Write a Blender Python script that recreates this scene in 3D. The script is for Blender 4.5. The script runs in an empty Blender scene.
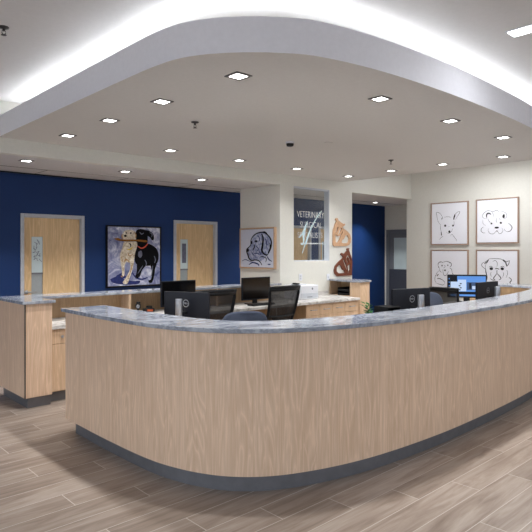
import bpy, bmesh, math, random
from mathutils import Vector, Matrix
random.seed(7)
sc = bpy.context.scene
COL = sc.collection
R = math.radians

# ------------------------------------------------------------------ materials
def lin(r, g, b):
    f = lambda c: (c / 255 / 12.92) if c / 255 <= 0.04045 else ((c / 255 + 0.055) / 1.055) ** 2.4
    return (f(r), f(g), f(b), 1)

class NT:
    """small node-tree helper"""
    def __init__(s, name):
        s.m = bpy.data.materials.new(name); s.m.use_nodes = True
        s.t = s.m.node_tree; s.b = s.t.nodes['Principled BSDF']; s.out = s.t.nodes['Material Output']
    def n(s, kind, **k):
        nd = s.t.nodes.new(kind)
        for a, v in k.items(): setattr(nd, a, v)
        return nd
    def l(s, a, b): s.t.links.new(a, b)
    def val(s, inp, v):
        if hasattr(v, 'links'): s.l(v, inp)
        else: inp.default_value = v
    def math(s, op, a, b=0.0, c=0.0):
        nd = s.n('ShaderNodeMath', operation=op)
        s.val(nd.inputs[0], a); s.val(nd.inputs[1], b)
        if len(nd.inputs) > 2: s.val(nd.inputs[2], c)
        return nd.outputs[0]
    def coords(s, scale=(1, 1, 1)):
        tc = s.n('ShaderNodeTexCoord'); mp = s.n('ShaderNodeMapping')
        mp.inputs['Scale'].default_value = scale
        s.l(tc.outputs['Object'], mp.inputs[0]); return mp.outputs[0]
    def noise(s, vec, scale, detail=4, rough=0.55, dist=0.0):
        nd = s.n('ShaderNodeTexNoise')
        nd.inputs['Scale'].default_value = scale; nd.inputs['Detail'].default_value = detail
        nd.inputs['Roughness'].default_value = rough; nd.inputs['Distortion'].default_value = dist
        s.l(vec, nd.inputs['Vector']); return nd.outputs['Fac']
    def ramp(s, fac, stops):
        r = s.n('ShaderNodeValToRGB'); e = r.color_ramp.elements
        while len(e) < len(stops): e.new(0.5)
        for el, (p, c) in zip(e, stops): el.position = p; el.color = c
        s.l(fac, r.inputs[0]); return r.outputs[0]
    def mix(s, fac, a, b, mode='MIX'):
        m = s.n('ShaderNodeMixRGB', blend_type=mode)
        s.val(m.inputs[0], fac); s.val(m.inputs[1], a); s.val(m.inputs[2], b); return m.outputs[0]
    def bump(s, h, strength=0.1, dist=0.01):
        b = s.n('ShaderNodeBump'); b.inputs['Strength'].default_value = strength; b.inputs['Distance'].default_value = dist
        s.l(h, b.inputs['Height']); s.l(b.outputs[0], s.b.inputs['Normal'])

def plain(name, col, rough=0.5, metal=0.0, spec=0.5, var=0.06, scale=30, bump=0.0):
    t = NT(name)
    v = t.coords(); f = t.noise(v, scale, 3)
    lo = tuple(c * (1 - var) for c in col[:3]) + (1,); hi = tuple(min(1, c * (1 + var)) for c in col[:3]) + (1,)
    t.l(t.ramp(f, [(0.3, lo), (0.7, hi)]), t.b.inputs['Base Color'])
    t.b.inputs['Roughness'].default_value = rough; t.b.inputs['Metallic'].default_value = metal
    t.b.inputs['Specular IOR Level'].default_value = spec
    if bump: t.bump(f, bump)
    return t.m

def emit(name, col, strength):
    t = NT(name)
    t.b.inputs['Base Color'].default_value = (0, 0, 0, 1); t.b.inputs['Specular IOR Level'].default_value = 0.2
    t.b.inputs['Emission Color'].default_value = col; t.b.inputs['Emission Strength'].default_value = strength
    return t.m

def wood(name, dark, mid, light, freq=9.0, rough=0.42):
    """straight vertical grain with a little cathedral figure"""
    t = NT(name)
    big = t.noise(t.coords((freq, freq, 0.75)), 1.0, 3, 0.5, 0.6)
    rings = t.math('FRACT', t.math('MULTIPLY', big, 11.0))
    rings = t.math('ABSOLUTE', t.math('SUBTRACT', rings, 0.5))
    fine = t.noise(t.coords((170, 170, 5)), 1.0, 3, 0.6)
    mid_n = t.noise(t.coords((34, 34, 1.3)), 1.0, 3, 0.6)
    c = t.ramp(mid_n, [(0.3, mid), (0.7, light)])
    c = t.mix(t.math('MULTIPLY', t.math('POWER', t.math('MULTIPLY', rings, 2.0), 2.0), 0.22), c, dark)
    c = t.mix(t.math('MULTIPLY', t.math('POWER', t.math('SUBTRACT', 1.0, t.math('MULTIPLY', rings, 2.0)), 5.0), 0.5), c, tuple(min(1, q * 1.22) for q in light[:3]) + (1,))
    c = t.mix(t.math('MULTIPLY', t.ramp(fine, [(0.52, (0, 0, 0, 1)), (0.72, (1, 1, 1, 1))]), 0.35), c, dark)
    t.l(c, t.b.inputs['Base Color']); t.b.inputs['Roughness'].default_value = rough
    t.b.inputs['Specular IOR Level'].default_value = 0.35
    return t.m

def marble(name, base, pale, vein, rough=0.16, amount=1.0):
    t = NT(name)
    v = t.coords((0.8, 1.3, 1.3))
    w = t.noise(v, 2.2, 6, 0.6, 1.6)
    vn = t.math('ABSOLUTE', t.math('SUBTRACT', w, 0.5))
    cl = t.noise(v, 5.0, 6, 0.65, 0.8)
    c = t.ramp(cl, [(0.32, base), (0.62, pale)])
    f = t.ramp(vn, [(0.0, (amount, amount, amount, 1)), (0.05, (0.35 * amount,) * 3 + (1,)), (0.13, (0, 0, 0, 1))])
    c = t.mix(f, c, vein)
    t.l(c, t.b.inputs['Base Color']); t.b.inputs['Roughness'].default_value = rough
    return t.m

def plank_floor():
    t = NT('floor_planks')
    tc = t.n('ShaderNodeTexCoord'); sp = t.n('ShaderNodeSeparateXYZ'); t.l(tc.outputs['Object'], sp.inputs[0])
    X, Y = sp.outputs[0], sp.outputs[1]
    W, LN = 0.2, 1.22
    v = t.math('DIVIDE', t.math('SUBTRACT', Y, 3.32), W); row = t.math('FLOOR', v); fv = t.math('FRACT', v)
    u = t.math('DIVIDE', t.math('ADD', t.math('SUBTRACT', X, 1.48), t.math('MULTIPLY', row, 0.4066)), LN)
    idn = t.math('FLOOR', u); fu = t.math('FRACT', u)
    def edge(f, wid):   # 1 near the joint
        d = t.math('MINIMUM', f, t.math('SUBTRACT', 1.0, f))
        return t.math('LESS_THAN', d, wid)
    grout = t.math('MAXIMUM', edge(fv, 0.0022 / W), edge(fu, 0.0025 / LN))
    cb = t.n('ShaderNodeCombineXYZ'); t.l(row, cb.inputs[0]); t.l(idn, cb.inputs[1])
    wn = t.n('ShaderNodeTexWhiteNoise'); t.l(cb.outputs[0], wn.inputs['Vector'])
    # grain: stretched along X, shifted per plank
    g = t.n('ShaderNodeCombineXYZ')
    t.l(t.math('ADD', t.math('MULTIPLY', X, 1.6), t.math('MULTIPLY', wn.outputs['Value'], 37.0)), g.inputs[0])
    t.l(t.math('MULTIPLY', Y, 16.0), g.inputs[1]); t.l(t.math('MULTIPLY', wn.outputs['Value'], 11.0), g.inputs[2])
    n1 = t.noise(g.outputs[0], 1.0, 5, 0.6, 0.9)
    g2 = t.n('ShaderNodeCombineXYZ')
    t.l(t.math('MULTIPLY', X, 7.0), g2.inputs[0]); t.l(t.math('MULTIPLY', Y, 120.0), g2.inputs[1]); t.l(wn.outputs['Value'], g2.inputs[2])
    n2 = t.noise(g2.outputs[0], 1.0, 3, 0.6)
    c = t.ramp(n1, [(0.26, lin(130, 114, 102)), (0.5, lin(165, 150, 138)), (0.76, lin(190, 178, 168))])
    c = t.mix(t.math('MULTIPLY', n2, 0.28), c, lin(108, 91, 80))
    tint = t.ramp(wn.outputs['Value'], [(0.0, (0.84, 0.82, 0.80, 1)), (1.0, (1.10, 1.10, 1.10, 1))])
    c = t.mix(1.0, c, tint, 'MULTIPLY')
    c = t.mix(grout, c, lin(205, 196, 188))
    t.l(c, t.b.inputs['Base Color'])
    t.b.inputs['Roughness'].default_value = 0.38
    t.b.inputs['Specular IOR Level'].default_value = 0.4
    return t.m

def glass(name, tint, alpha):
    t = NT(name)
    gl = t.n('ShaderNodeBsdfGlossy'); gl.inputs['Roughness'].default_value = 0.02; gl.inputs['Color'].default_value = (1, 1, 1, 1)
    tr = t.n('ShaderNodeBsdfTransparent'); tr.inputs['Color'].default_value = tint
    fr = t.n('ShaderNodeLayerWeight'); fr.inputs['Blend'].default_value = 0.5
    mx = t.n('ShaderNodeMixShader'); t.l(t.math('ADD', t.math('MULTIPLY', t.math('POWER', fr.outputs['Facing'], 4.0), 0.5), alpha), mx.inputs[0])
    t.l(tr.outputs[0], mx.inputs[1]); t.l(gl.outputs[0], mx.inputs[2]); t.l(mx.outputs[0], t.out.inputs[0])
    return t.m

def mesh_fabric(name):
    t = NT(name)
    t.b.inputs['Base Color'].default_value = lin(30, 28, 29); t.b.inputs['Roughness'].default_value = 0.8
    f = t.noise(t.coords(), 60, 2)
    tr = t.n('ShaderNodeBsdfTransparent'); mx = t.n('ShaderNodeMixShader')
    t.l(t.math('ADD', 0.86, t.math('MULTIPLY', f, 0.04)), mx.inputs[0])
    t.l(tr.outputs[0], mx.inputs[1]); t.l(t.b.outputs[0], mx.inputs[2]); t.l(mx.outputs[0], t.out.inputs[0])
    return t.m

def cloudy_canvas(name, a, b, c, scale=7):
    t = NT(name)
    f = t.noise(t.coords(), scale, 5, 0.65, 1.2)
    t.l(t.ramp(f, [(0.3, a), (0.5, b), (0.68, c)]), t.b.inputs['Base Color']); t.b.inputs['Roughness'].default_value = 0.6
    return t.m

M = dict(
    beige=plain('beige_wall_paint', lin(222, 221, 213), 0.7, var=0.02),
    white=plain('white_ceiling_paint', lin(212, 210, 209), 0.75, var=0.02),
    soffit=plain('soffit_paint_shaded', lin(208, 204, 199), 0.65, var=0.02),  # greyer than the walls: shade on the underside put into the colour
    fascia=plain('fascia_paint_lit', lin(242, 243, 250), 0.7, var=0.02),  # same island, brighter and cooler: lobby light on the edge put into the colour
    blue=plain('navy_wall_paint', lin(16, 48, 98), 0.55, var=0.05, scale=3, spec=0.3),
    oak=wood('pale_oak_laminate', lin(184, 148, 116), lin(212, 180, 151), lin(222, 193, 167)),
    oak_warm=wood('warm_oak_laminate', lin(176, 140, 106), lin(206, 174, 142), lin(218, 189, 159)),
    oak_door=wood('oak_door_veneer', lin(176, 142, 100), lin(206, 174, 130), lin(218, 190, 148), 7.0),
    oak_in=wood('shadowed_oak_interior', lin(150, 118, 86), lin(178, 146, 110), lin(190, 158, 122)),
    marble=marble('grey_blue_marble', lin(134, 139, 150), lin(184, 188, 196), lin(82, 88, 102), 0.12, 0.6),
    marble_w=marble('white_marble', lin(205, 203, 200), lin(232, 230, 227), lin(140, 135, 130), 0.25, 0.7),
    kick=plain('brushed_steel_kick', lin(112, 112, 116), 0.38, 0.4, var=0.08, scale=14),
    steel=plain('satin_steel', lin(178, 181, 188), 0.35, 0.7),
    silver=plain('silver_aluminium', lin(168, 171, 178), 0.3, 0.8),
    frame_grey=plain('grey_door_frame_paint', lin(176, 180, 188), 0.4),
    dark_grey=plain('slate_door_paint', lin(62, 66, 78), 0.5),
    mid_grey=plain('grey_metal_paint', lin(112, 116, 124), 0.45),
    black=plain('black_plastic', lin(17, 18, 21), 0.45, var=0.1, spec=0.3),
    black_soft=plain('black_rubber', lin(16, 16, 18), 0.65),
    navy_back=plain('dark_monitor_panel', lin(18, 20, 28), 0.45, spec=0.25),
    screen=plain('dark_screen_glass', lin(9, 10, 13), 0.12, var=0.02),
    mesh=mesh_fabric('black_mesh_fabric'),
    fabric=plain('slate_fabric', lin(54, 62, 80), 0.85, var=0.25, scale=140, bump=0.15),
    cream=plain('white_plastic', lin(226, 228, 234), 0.4, var=0.02),
    light_grey=plain('pale_grey_plastic', lin(196, 200, 208), 0.4, var=0.02),
    chrome_dark=plain('dark_chrome', lin(70, 68, 68), 0.3, 0.7),
    trimdark=plain('dark_bronze_trim', lin(74, 70, 66), 0.4, 0.3),
    fixture=plain('light_trim', lin(120, 118, 116), 0.4, 0.4),
    lamp=emit('lamp_lens', (1.0, 0.98, 0.96, 1), 9.0),
    strip=emit('linear_lens', (0.97, 0.98, 1.0, 1), 9.0),
    cove=emit('cove_led', (0.93, 0.96, 1.0, 1), 34.0),
    glass=glass('clear_glass', (0.97, 0.985, 0.99, 1), 0.03),
    frost=plain('frosted_glass', lin(196, 212, 216), 0.25, var=0.05, scale=4),
    frost_low=plain('frosted_glass_grey', lin(152, 160, 164), 0.3, var=0.03),
    paper=plain('drawing_paper', lin(242, 243, 250), 0.7, var=0.01),
    ink=plain('black_ink', lin(24, 24, 30), 0.7),
    ink_soft=plain('grey_ink', lin(96, 98, 108), 0.7),
    frame_oak=plain('pale_oak_frame', lin(196, 164, 134), 0.5, var=0.08, scale=60),
    frame_brown=plain('taupe_wood_frame', lin(168, 142, 124), 0.5, var=0.08, scale=60),
    frame_black=plain('black_frame', lin(12, 12, 14), 0.5, spec=0.2),
    lab_bg=cloudy_canvas('painted_blue_ground', lin(62, 72, 120), lin(136, 142, 176), lin(214, 217, 228), 6),
    head_bg=plain('painted_pale_ground', lin(206, 210, 224), 0.7, var=0.03),
    p_cream=cloudy_canvas('painted_cream_fur', lin(140, 122, 96), lin(208, 196, 172), lin(244, 240, 228), 16),
    p_tan=plain('painted_tan', lin(170, 130, 84), 0.7, spec=0.12),
    p_brown=plain('painted_stick_brown', lin(140, 92, 40), 0.7, spec=0.12, var=0.3, scale=40),
    p_black=plain('painted_black', lin(10, 10, 14), 0.7, spec=0.12),
    p_grey=plain('painted_grey', lin(104, 108, 126), 0.7, spec=0.12, var=0.2),
    p_navy=plain('painted_navy', lin(44, 52, 104), 0.7, spec=0.12, var=0.2),
    p_blue=cloudy_canvas('painted_blue_grey', lin(74, 84, 128), lin(150, 158, 190), lin(214, 218, 230), 13),
    p_yellow=plain('painted_yellow', lin(214, 188, 40), 0.7, spec=0.12),
    p_red=plain('painted_coral', lin(206, 92, 72), 0.7, spec=0.12),
    cut_light=plain('pale_wood_cutout', lin(206, 164, 128), 0.5, var=0.08),
    cut_dark=plain('walnut_cutout', lin(112, 56, 30), 0.45, var=0.15),
    vinyl=plain('white_vinyl', lin(236, 240, 244), 0.5),
    vinyl_blue=plain('pale_cyan_vinyl', lin(196, 222, 230), 0.5),
    leaf=plain('green_leaf', lin(34, 92, 36), 0.5, var=0.3),
    orange=plain('orange_plastic', lin(206, 92, 40), 0.5),
    ui_bg=emit('screen_wallpaper', lin(96, 150, 226), 1.0),
    ui_win=emit('screen_window', lin(196, 216, 246), 1.0),
    ui_dark=emit('screen_dark', lin(20, 26, 40), 0.6),
    ui_mid=emit('screen_photo', lin(70, 92, 130), 0.9),
)

# ------------------------------------------------------------------ mesh helpers
class MB:
    def __init__(s): s.b = bmesh.new(); s.mi = 0
    def _f(s, vs):
        try:
            f = s.b.faces.new(vs); f.material_index = s.mi; return f
        except ValueError: return None
    def box(s, x0, x1, y0, y1, z0, z1, mat=None):
        p = [Vector((x, y, z)) for x in (x0, x1) for y in (y0, y1) for z in (z0, z1)]
        if mat: p = [mat @ q for q in p]
        v = [s.b.verts.new(q) for q in p]
        for q in ((0, 1, 3, 2), (4, 6, 7, 5), (0, 4, 5, 1), (2, 3, 7, 6), (0, 2, 6, 4), (1, 5, 7, 3)): s._f([v[i] for i in q])
        return s
    def prism(s, poly, z0, z1):
        a = [s.b.verts.new((x, y, z0)) for x, y in poly]; b = [s.b.verts.new((x, y, z1)) for x, y in poly]
        s._f(a[::-1]); s._f(b); n = len(poly)
        for i in range(n): s._f([a[i], a[(i + 1) % n], b[(i + 1) % n], b[i]])
        return s
    def band(s, outer, inner, z0, z1):
        """solid between two equally long open paths"""
        n = len(outer)
        r = [[s.b.verts.new((p[0], p[1], z)) for p in path] for path, z in ((outer, z0), (inner, z0), (outer, z1), (inner, z1))]
        for i in range(n - 1):
            s._f([r[0][i], r[0][i + 1], r[2][i + 1], r[2][i]]); s._f([r[1][i + 1], r[1][i], r[3][i], r[3][i + 1]])
            s._f([r[2][i], r[2][i + 1], r[3][i + 1], r[3][i]]); s._f([r[0][i + 1], r[0][i], r[1][i], r[1][i + 1]])
        for i in (0, n - 1): s._f([r[0][i], r[1][i], r[3][i], r[2][i]])
        return s
    def rings(s, rings, cap=True, closed=True):
        vs = [[s.b.verts.new(p) for p in r] for r in rings]; n = len(vs[0])
        for a, b in zip(vs, vs[1:]):
            for i in range(n if closed else n - 1): s._f([a[i], a[(i + 1) % n], b[(i + 1) % n], b[i]])
        if cap: s._f(vs[0][::-1]); s._f(vs[-1])
        return s
    def tube(s, pts, r, n=10):
        pts = [Vector(p) for p in pts]; rr = r if isinstance(r, (list, tuple)) else [r] * len(pts); out = []
        up = Vector((0, 0, 1))
        for i, p in enumerate(pts):
            d = (pts[min(i + 1, len(pts) - 1)] - pts[max(i - 1, 0)]).normalized()
            a = d.cross(up)
            if a.length < 1e-3: a = d.cross(Vector((1, 0, 0)))
            a.normalize(); c = d.cross(a)
            out.append([p + rr[i] * (math.cos(2 * math.pi * k / n) * a + math.sin(2 * math.pi * k / n) * c) for k in range(n)])
        return s.rings(out)
    def lathe(s, prof, n=24, c=(0, 0, 0)):
        return s.rings([[(c[0] + r * math.cos(2 * math.pi * k / n), c[1] + r * math.sin(2 * math.pi * k / n), c[2] + z) for k in range(n)] for r, z in prof])
    def build(s, name, mat, parent=None, off=(0, 0, 0), bevel=0, smooth=False, keep=False):
        off = Vector(off)
        for v in s.b.verts: v.co -= off
        bmesh.ops.recalc_face_normals(s.b, faces=s.b.faces)
        me = bpy.data.meshes.new(name); s.b.to_mesh(me); s.b.free()
        for m in (mat if isinstance(mat, (list, tuple)) else [mat]): me.materials.append(m)
        if smooth: me.shade_smooth() if smooth is True else me.shade_auto_smooth() if hasattr(me, 'shade_auto_smooth') else None
        o = bpy.data.objects.new(name, me); COL.objects.link(o)
        if parent: o.parent = parent
        else: o.location = off
        if bevel:
            b = o.modifiers.new('Bevel', 'BEVEL'); b.width = bevel; b.segments = 2; b.limit_method = 'ANGLE'
            b.angle_limit = R(40)
        return o

def tag(o, label, cat, group=None):
    o['label'] = label; o['category'] = cat
    if group: o['group'] = group
    return o
def thing(name, label, cat, loc=(0, 0, 0), rz=0.0, group=None):
    o = bpy.data.objects.new(name, None); COL.objects.link(o); o.empty_display_size = 0.1
    o.location = loc; o.rotation_euler = (0, 0, rz)
    return tag(o, label, cat, group)
def struct(o):
    o['kind'] = 'structure'; return o
def kids(o): return [c for c in bpy.data.objects if c.parent is o]
def dup(root, loc, rz, label):
    r = root.copy(); COL.objects.link(r); r.location = loc; r.rotation_euler = (0, 0, rz); r['label'] = label
    for ch in kids(root):
        c = ch.copy(); COL.objects.link(c); c.parent = r
        for g in kids(ch):
            d = g.copy(); COL.objects.link(d); d.parent = c
    return r

def spline(pts, k=8):
    """Catmull-Rom through 2-D points"""
    out = []
    P = [pts[0]] + list(pts) + [pts[-1]]
    for i in range(1, len(P) - 2):
        a, b, c, d = [Vector(q) for q in P[i - 1:i + 3]]
        for j in range(k):
            t = j / k
            out.append(0.5 * (2 * b + (c - a) * t + (2 * a - 5 * b + 4 * c - d) * t * t + (-a + 3 * b - 3 * c + d) * t ** 3))
    out.append(Vector(pts[-1])); return out
def offset(path, d):
    """positive d moves to the left of travel"""
    o = []
    for i, p in enumerate(path):
        t = (path[min(i + 1, len(path) - 1)] - path[max(i - 1, 0)]).normalized()
        o.append(Vector((p.x - t.y * d, p.y + t.x * d)))
    return o

# ------------------------------------------------------------------ setting
H0, HS, HB = 3.25, 2.84, 2.67        # upper ceiling, soffit, low rear ceiling
YW, YB, XR, XE = 6.56, 8.05, 10.32, 11.48
struct(MB().box(-4, 12, -4.5, 8.2, -0.05, 0).build('floor', plank_floor()))
struct(MB().box(-4, XR + .12, -4.5, YW + .12, H0, H0 + .08).build('ceiling', M['white']))

# rear navy wall with four door openings
DOORS = [(2.79, 3.727), (5.326, 6.265), (7.86, 8.797), (9.036, 9.973)]
DT = 2.10
wb = MB(); x = -4.0
for a, b in DOORS:
    wb.box(x, a, YB, YB + .12, 0, HB); wb.box(a, b, YB, YB + .12, DT, HB); x = b
wb.box(x, XE, YB, YB + .12, 0, HB)
struct(wb.build('wall_back', M['blue']))

wc = MB()
wc.box(-4, XR, YW, YW + .12, HB, H0)
wc.box(6.415, 6.738, YW, YW + .12, 0, HB); wc.box(6.738, 7.66, YW, YW + .12, 0, 1.395); wc.box(7.66, 8.305, YW, YW + .12, 0, HB)
struct(wc.build('wall_front', M['beige']))
struct(MB().box(6.415, 6.535, YW + .12, 7.57, 0, HB).build('wall_left', M['beige']))
struct(MB().box(XR, XR + .12, -4.5, 6.68, 0, H0).build('wall_right', M['beige']))
struct(MB().box(-4, XE, YW + .12, YB, HB, HB + .06).build('ceiling_low', M['white']))
struct(MB().box(XR + .12, XE, YW, YW + .12, 0, HB).build('wall_side', M['beige']))
EW = MB()
EW.box(XE, XE + .12, 6.4, 7.06, 0, HB).box(XE, XE + .12, 7.99, YB + .12, 0, HB).box(XE, XE + .12, 7.06, 7.99, 2.085, HB)
struct(EW.build('wall_end', M['beige']))
# border joint of the low ceiling and its dark reveal at the wall
tr = MB().box(-4, XE, 7.548, 7.56, HB - .004, HB)
for i in range(10): tr.box(-1.9 + i * 1.22, -1.892 + i * 1.22, 7.56, YB, HB - .004, HB)
struct(tr.build('trim_1', M['fixture']))
struct(MB().box(-4, 6.4, YB - .02, YB, HB - .02, HB - .003).build('trim_2', M['black']))
struct(MB().box(-4, 1.9, YB - .012, YB, 0, .1).build('baseboard_back', M['mid_grey']))
struct(MB().box(XR - .012, XR, 3, 6.68, 0, .1).build('baseboard_right', M['mid_grey']))

# ceiling island with raised lip
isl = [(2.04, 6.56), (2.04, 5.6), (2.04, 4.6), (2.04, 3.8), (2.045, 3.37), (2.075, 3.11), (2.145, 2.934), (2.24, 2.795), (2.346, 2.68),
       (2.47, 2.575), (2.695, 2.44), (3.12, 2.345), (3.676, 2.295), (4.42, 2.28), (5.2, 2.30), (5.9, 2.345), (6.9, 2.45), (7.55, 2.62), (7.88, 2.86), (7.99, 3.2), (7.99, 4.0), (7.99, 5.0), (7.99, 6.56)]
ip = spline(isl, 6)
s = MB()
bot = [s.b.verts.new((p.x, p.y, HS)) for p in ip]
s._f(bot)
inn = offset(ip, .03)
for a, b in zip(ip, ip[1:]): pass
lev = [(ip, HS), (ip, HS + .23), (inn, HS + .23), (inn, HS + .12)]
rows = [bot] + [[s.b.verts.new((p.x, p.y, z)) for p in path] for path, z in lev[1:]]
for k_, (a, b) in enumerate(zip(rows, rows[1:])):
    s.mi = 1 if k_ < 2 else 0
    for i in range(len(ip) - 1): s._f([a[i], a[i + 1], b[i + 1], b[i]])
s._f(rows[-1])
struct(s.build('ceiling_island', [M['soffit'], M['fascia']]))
# the LED strip that lies in the cove behind the lip
cp = [p for p in offset(ip, .13) if p.y < 6.5]  # run along the right edge is added to brighten the right wall
cpi = offset(cp, .03)
n_keep = len(cp)
cv = thing('cove_light', 'hidden light strip glowing behind the curved ceiling edge, with an added run along the right side', 'light strip', (cp[0].x, cp[0].y, HS + .12))
off = cv.location
MB().band(cp[:n_keep], cpi[:n_keep], HS + .12, HS + .222).build('channel', M['silver'], cv, off)
MB().band(offset(cp[:n_keep], .002), offset(cp[:n_keep], .028), HS + .222, HS + .227).build('light_strip', M['cove'], cv, off)

# doors in the navy wall
def lever(parent, x, y, z, off, s=1):
    b = MB(); b.tube([(x, y, z), (x, y - .012, z)], .028, 16); b.tube([(x, y - .01, z), (x, y - .05, z)], .011)
    b.tube([(x, y - .05, z), (x + s * .05, y - .052, z), (x + s * .12, y - .048, z)], [.012, .01, .009])
    return b.build('door_handle', M['steel'], parent, off, smooth=True)
for i, (a, b) in enumerate(DOORS):
    d = bpy.data.objects.new('door_%d' % (i + 1), None); COL.objects.link(d); d.location = (a, YB, 0); struct(d); o_ = d.location
    f = MB()
    f.box(a, a + .05, YB - .018, YB + .11, 0, DT).box(b - .05, b, YB - .018, YB + .11, 0, DT).box(a + .05, b - .05, YB - .018, YB + .11, DT - .05, DT)
    f.build('door_frame', M['frame_grey'], d, o_, bevel=.006)
    gl0, gl1 = (a + .172, a + .335)
    y0, y1 = YB + .05, YB + .095
    lf = MB(); zt = 1.775
    lf.box(a + .052, gl0, y0, y1, .01, DT - .053).box(gl1, b - .052, y0, y1, .01, DT - .053).box(gl0, gl1, y0, y1, zt, DT - .053).box(gl0, gl1, y0, y1, .01, .6)
    lf.build('door_leaf', M['oak_door'], d, o_)
    MB().box(gl0, gl1, y0 + .02, y0 + .03, .6, zt).build('glass_panel', M['frost_low'], d, o_)
    ps = MB().box(gl0 + .004, gl1 - .004, y0 + .004, y0 + .018, 1.26, zt - .004).build('decorated_panel', M['frost'], d, o_)
    dk = MB()
    if i == 0:
        for q in range(26):
            cx = gl0 + .03 + random.random() * .1; cz = 1.42 + random.random() * .3; L = .012 + random.random() * .02; an = random.random() * 3
            m = Matrix.Translation((cx, y0 + .003, cz)) @ Matrix.Rotation(an, 4, 'Y')
            dk.box(-L, L, 0, .001, -.003, .003, m)
    else:
        dk.box(gl0 + .04, gl1 - .04, y0 + .002, y0 + .004, 1.36, 1.70)
    dk.build('printed_pattern', M['p_grey'], ps, o_)
    MB().box(gl0, gl1, y0 + .002, y0 + .02, 1.235, 1.26).build('glass_bar', M['mid_grey'], d, o_)
    lever(d, a + .098, y0, .985, o_)

# end door of the passage
d = bpy.data.objects.new('door_5', None); COL.objects.link(d); d.location = (XE, 7.5, 0); struct(d); o_ = d.location
f = MB().box(XE - .03, XE + .1, 7.92, 7.99, 0, 2.085).box(XE - .03, XE + .1, 7.06, 7.13, 0, 2.085).box(XE - .03, XE + .1, 7.13, 7.92, 2.02, 2.085)
f.build('door_frame', M['mid_grey'], d, o_, bevel=.005)
MB().box(XE, XE + .05, 7.13, 7.92, .01, 1.13).build('lower_leaf', M['dark_grey'], d, o_)
MB().box(XE, XE + .05, 7.80, 7.92, 1.13, 2.02).box(XE, XE + .05, 7.13, 7.25, 1.13, 2.02).box(XE, XE + .05, 7.25, 7.80, 1.89, 2.02).build('upper_leaf', M['mid_grey'], d, o_)
MB().box(XE + .02, XE + .03, 7.25, 7.80, 1.13, 1.89).build('glass_panel', M['frost'], d, o_)

# office window with vinyl lettering
w = bpy.data.objects.new('window_1', None); COL.objects.link(w); w.location = (7.2, YW, 1.395); struct(w); o_ = w.location
f = MB().box(6.738, 6.755, YW + .02, YW + .11, 1.395, HB).box(7.65, 7.66, YW + .004, YW + .12, 1.395, HB).box(6.755, 7.65, YW + .02, YW + .11, 1.395, 1.41).box(6.755, 7.65, YW + .02, YW + .11, HB - .03, HB)
f.build('window_frame', M['light_grey'], w, o_)
pane = MB().box(6.755, 7.65, YW + .03, YW + .038, 1.41, HB - .03).build('glass_panel', M['glass'], w, o_)

def text_mesh(name, body, size, mat, parent, mtx, depth=.001, width=None):
    cu = bpy.data.curves.new(name, 'FONT'); cu.body = body; cu.size = size; cu.extrude = depth
    cu.offset = -.0028 if size > .1 else 0; cu.align_x = 'CENTER'; cu.align_y = 'CENTER'
    ob = bpy.data.objects.new(name, cu); COL.objects.link(ob)
    bpy.context.view_layer.update()
    me = bpy.data.meshes.new_from_object(ob.evaluated_get(bpy.context.evaluated_depsgraph_get()))
    bpy.data.objects.remove(ob)
    if width:
        xs = [v.co.x for v in me.vertices]; k = width / (max(xs) - min(xs))
        for v in me.vertices: v.co.x *= k
    me.transform(mtx); me.materials.clear(); me.materials.append(mat)
    o = bpy.data.objects.new(name, me); COL.objects.link(o); o.parent = parent
    return o

# stroke drawing on a plane: pts in drawing units, map() -> 3-D
def ribbon(mb, pts, wid, fmap, lift=.001, taper=True):
    pts = spline(pts, 5) if len(pts) > 2 else [Vector(p) for p in pts]
    n = len(pts); L = []; Rr = []
    for i, p in enumerate(pts):
        t = (pts[min(i + 1, n - 1)] - pts[max(i - 1, 0)]).normalized()
        k = wid / 2 * ((0.45 + 0.55 * math.sin(math.pi * (i + .3) / (n - .4))) if taper else 1)
        L.append(mb.b.verts.new(fmap(p.x - t.y * k, p.y + t.x * k, lift))); Rr.append(mb.b.verts.new(fmap(p.x + t.y * k, p.y - t.x * k, lift)))
    for i in range(n - 1): mb._f([L[i], L[i + 1], Rr[i + 1], Rr[i]])
def blob(mb, x, y, rx, fmap, ry=None, lift=.0012):
    ry = ry or rx
    mb._f([mb.b.verts.new(fmap(x + rx * math.cos(a), y + ry * math.sin(a), lift)) for a in [2 * math.pi * k / 12 for k in range(12)]])
def patch(mb, pts, fmap, lift):
    mb._f([mb.b.verts.new(fmap(p.x, p.y, lift)) for p in spline(list(pts) + [pts[0]], 3)[:-1]])

# lettering: window drawing frame, 1 unit = 1/12.67 of a photo pixel at the pane
GX0, GX1, GZ0, GZ1 = 6.755, 7.63, 2.36, 1.60
def gmap(x, y, l=0): return (GX0 + (x - 55) / 410 * (GX1 - GX0), YW + .029 - l, 2.463 - y / 532 * 1.06) 
def tline(body, cx, cy, wid, size, nm):
    p = Vector(gmap(cx, cy))
    m = Matrix.Translation(p - Vector(o_)) @ Matrix.Rotation(R(90), 4, 'X')
    text_mesh(nm, body, size, M['vinyl'], pane, m, .0008, wid)
k_ = (GX1 - GX0) / 410
tline('VETERINARY', 262, 133, 325 * k_, .155, 'lettering')
tline('SURGICAL', 265, 222, 260 * k_, .145, 'lettering')
tline('SPECIALISTS', 255, 312, 300 * k_, .135, 'lettering')
sw = MB()
ribbon(sw, [(395, 88), (335, 150), (275, 230), (232, 300), (195, 380), (158, 468)], 13, gmap, .003)
ribbon(sw, [(222, 188), (190, 245), (158, 300), (120, 335)], 15, gmap, .003)
ribbon(sw, [(205, 225), (178, 300), (172, 360)], 20, gmap, .0033)
ribbon(sw, [(250, 275), (222, 335), (200, 392)], 14, gmap, .0036)
ribbon(sw, [(185, 330), (168, 385), (140, 390)], 14, gmap, .0034)
sw.build('bird_emblem', M['vinyl_blue'], pane, o_)
ln = MB()
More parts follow.
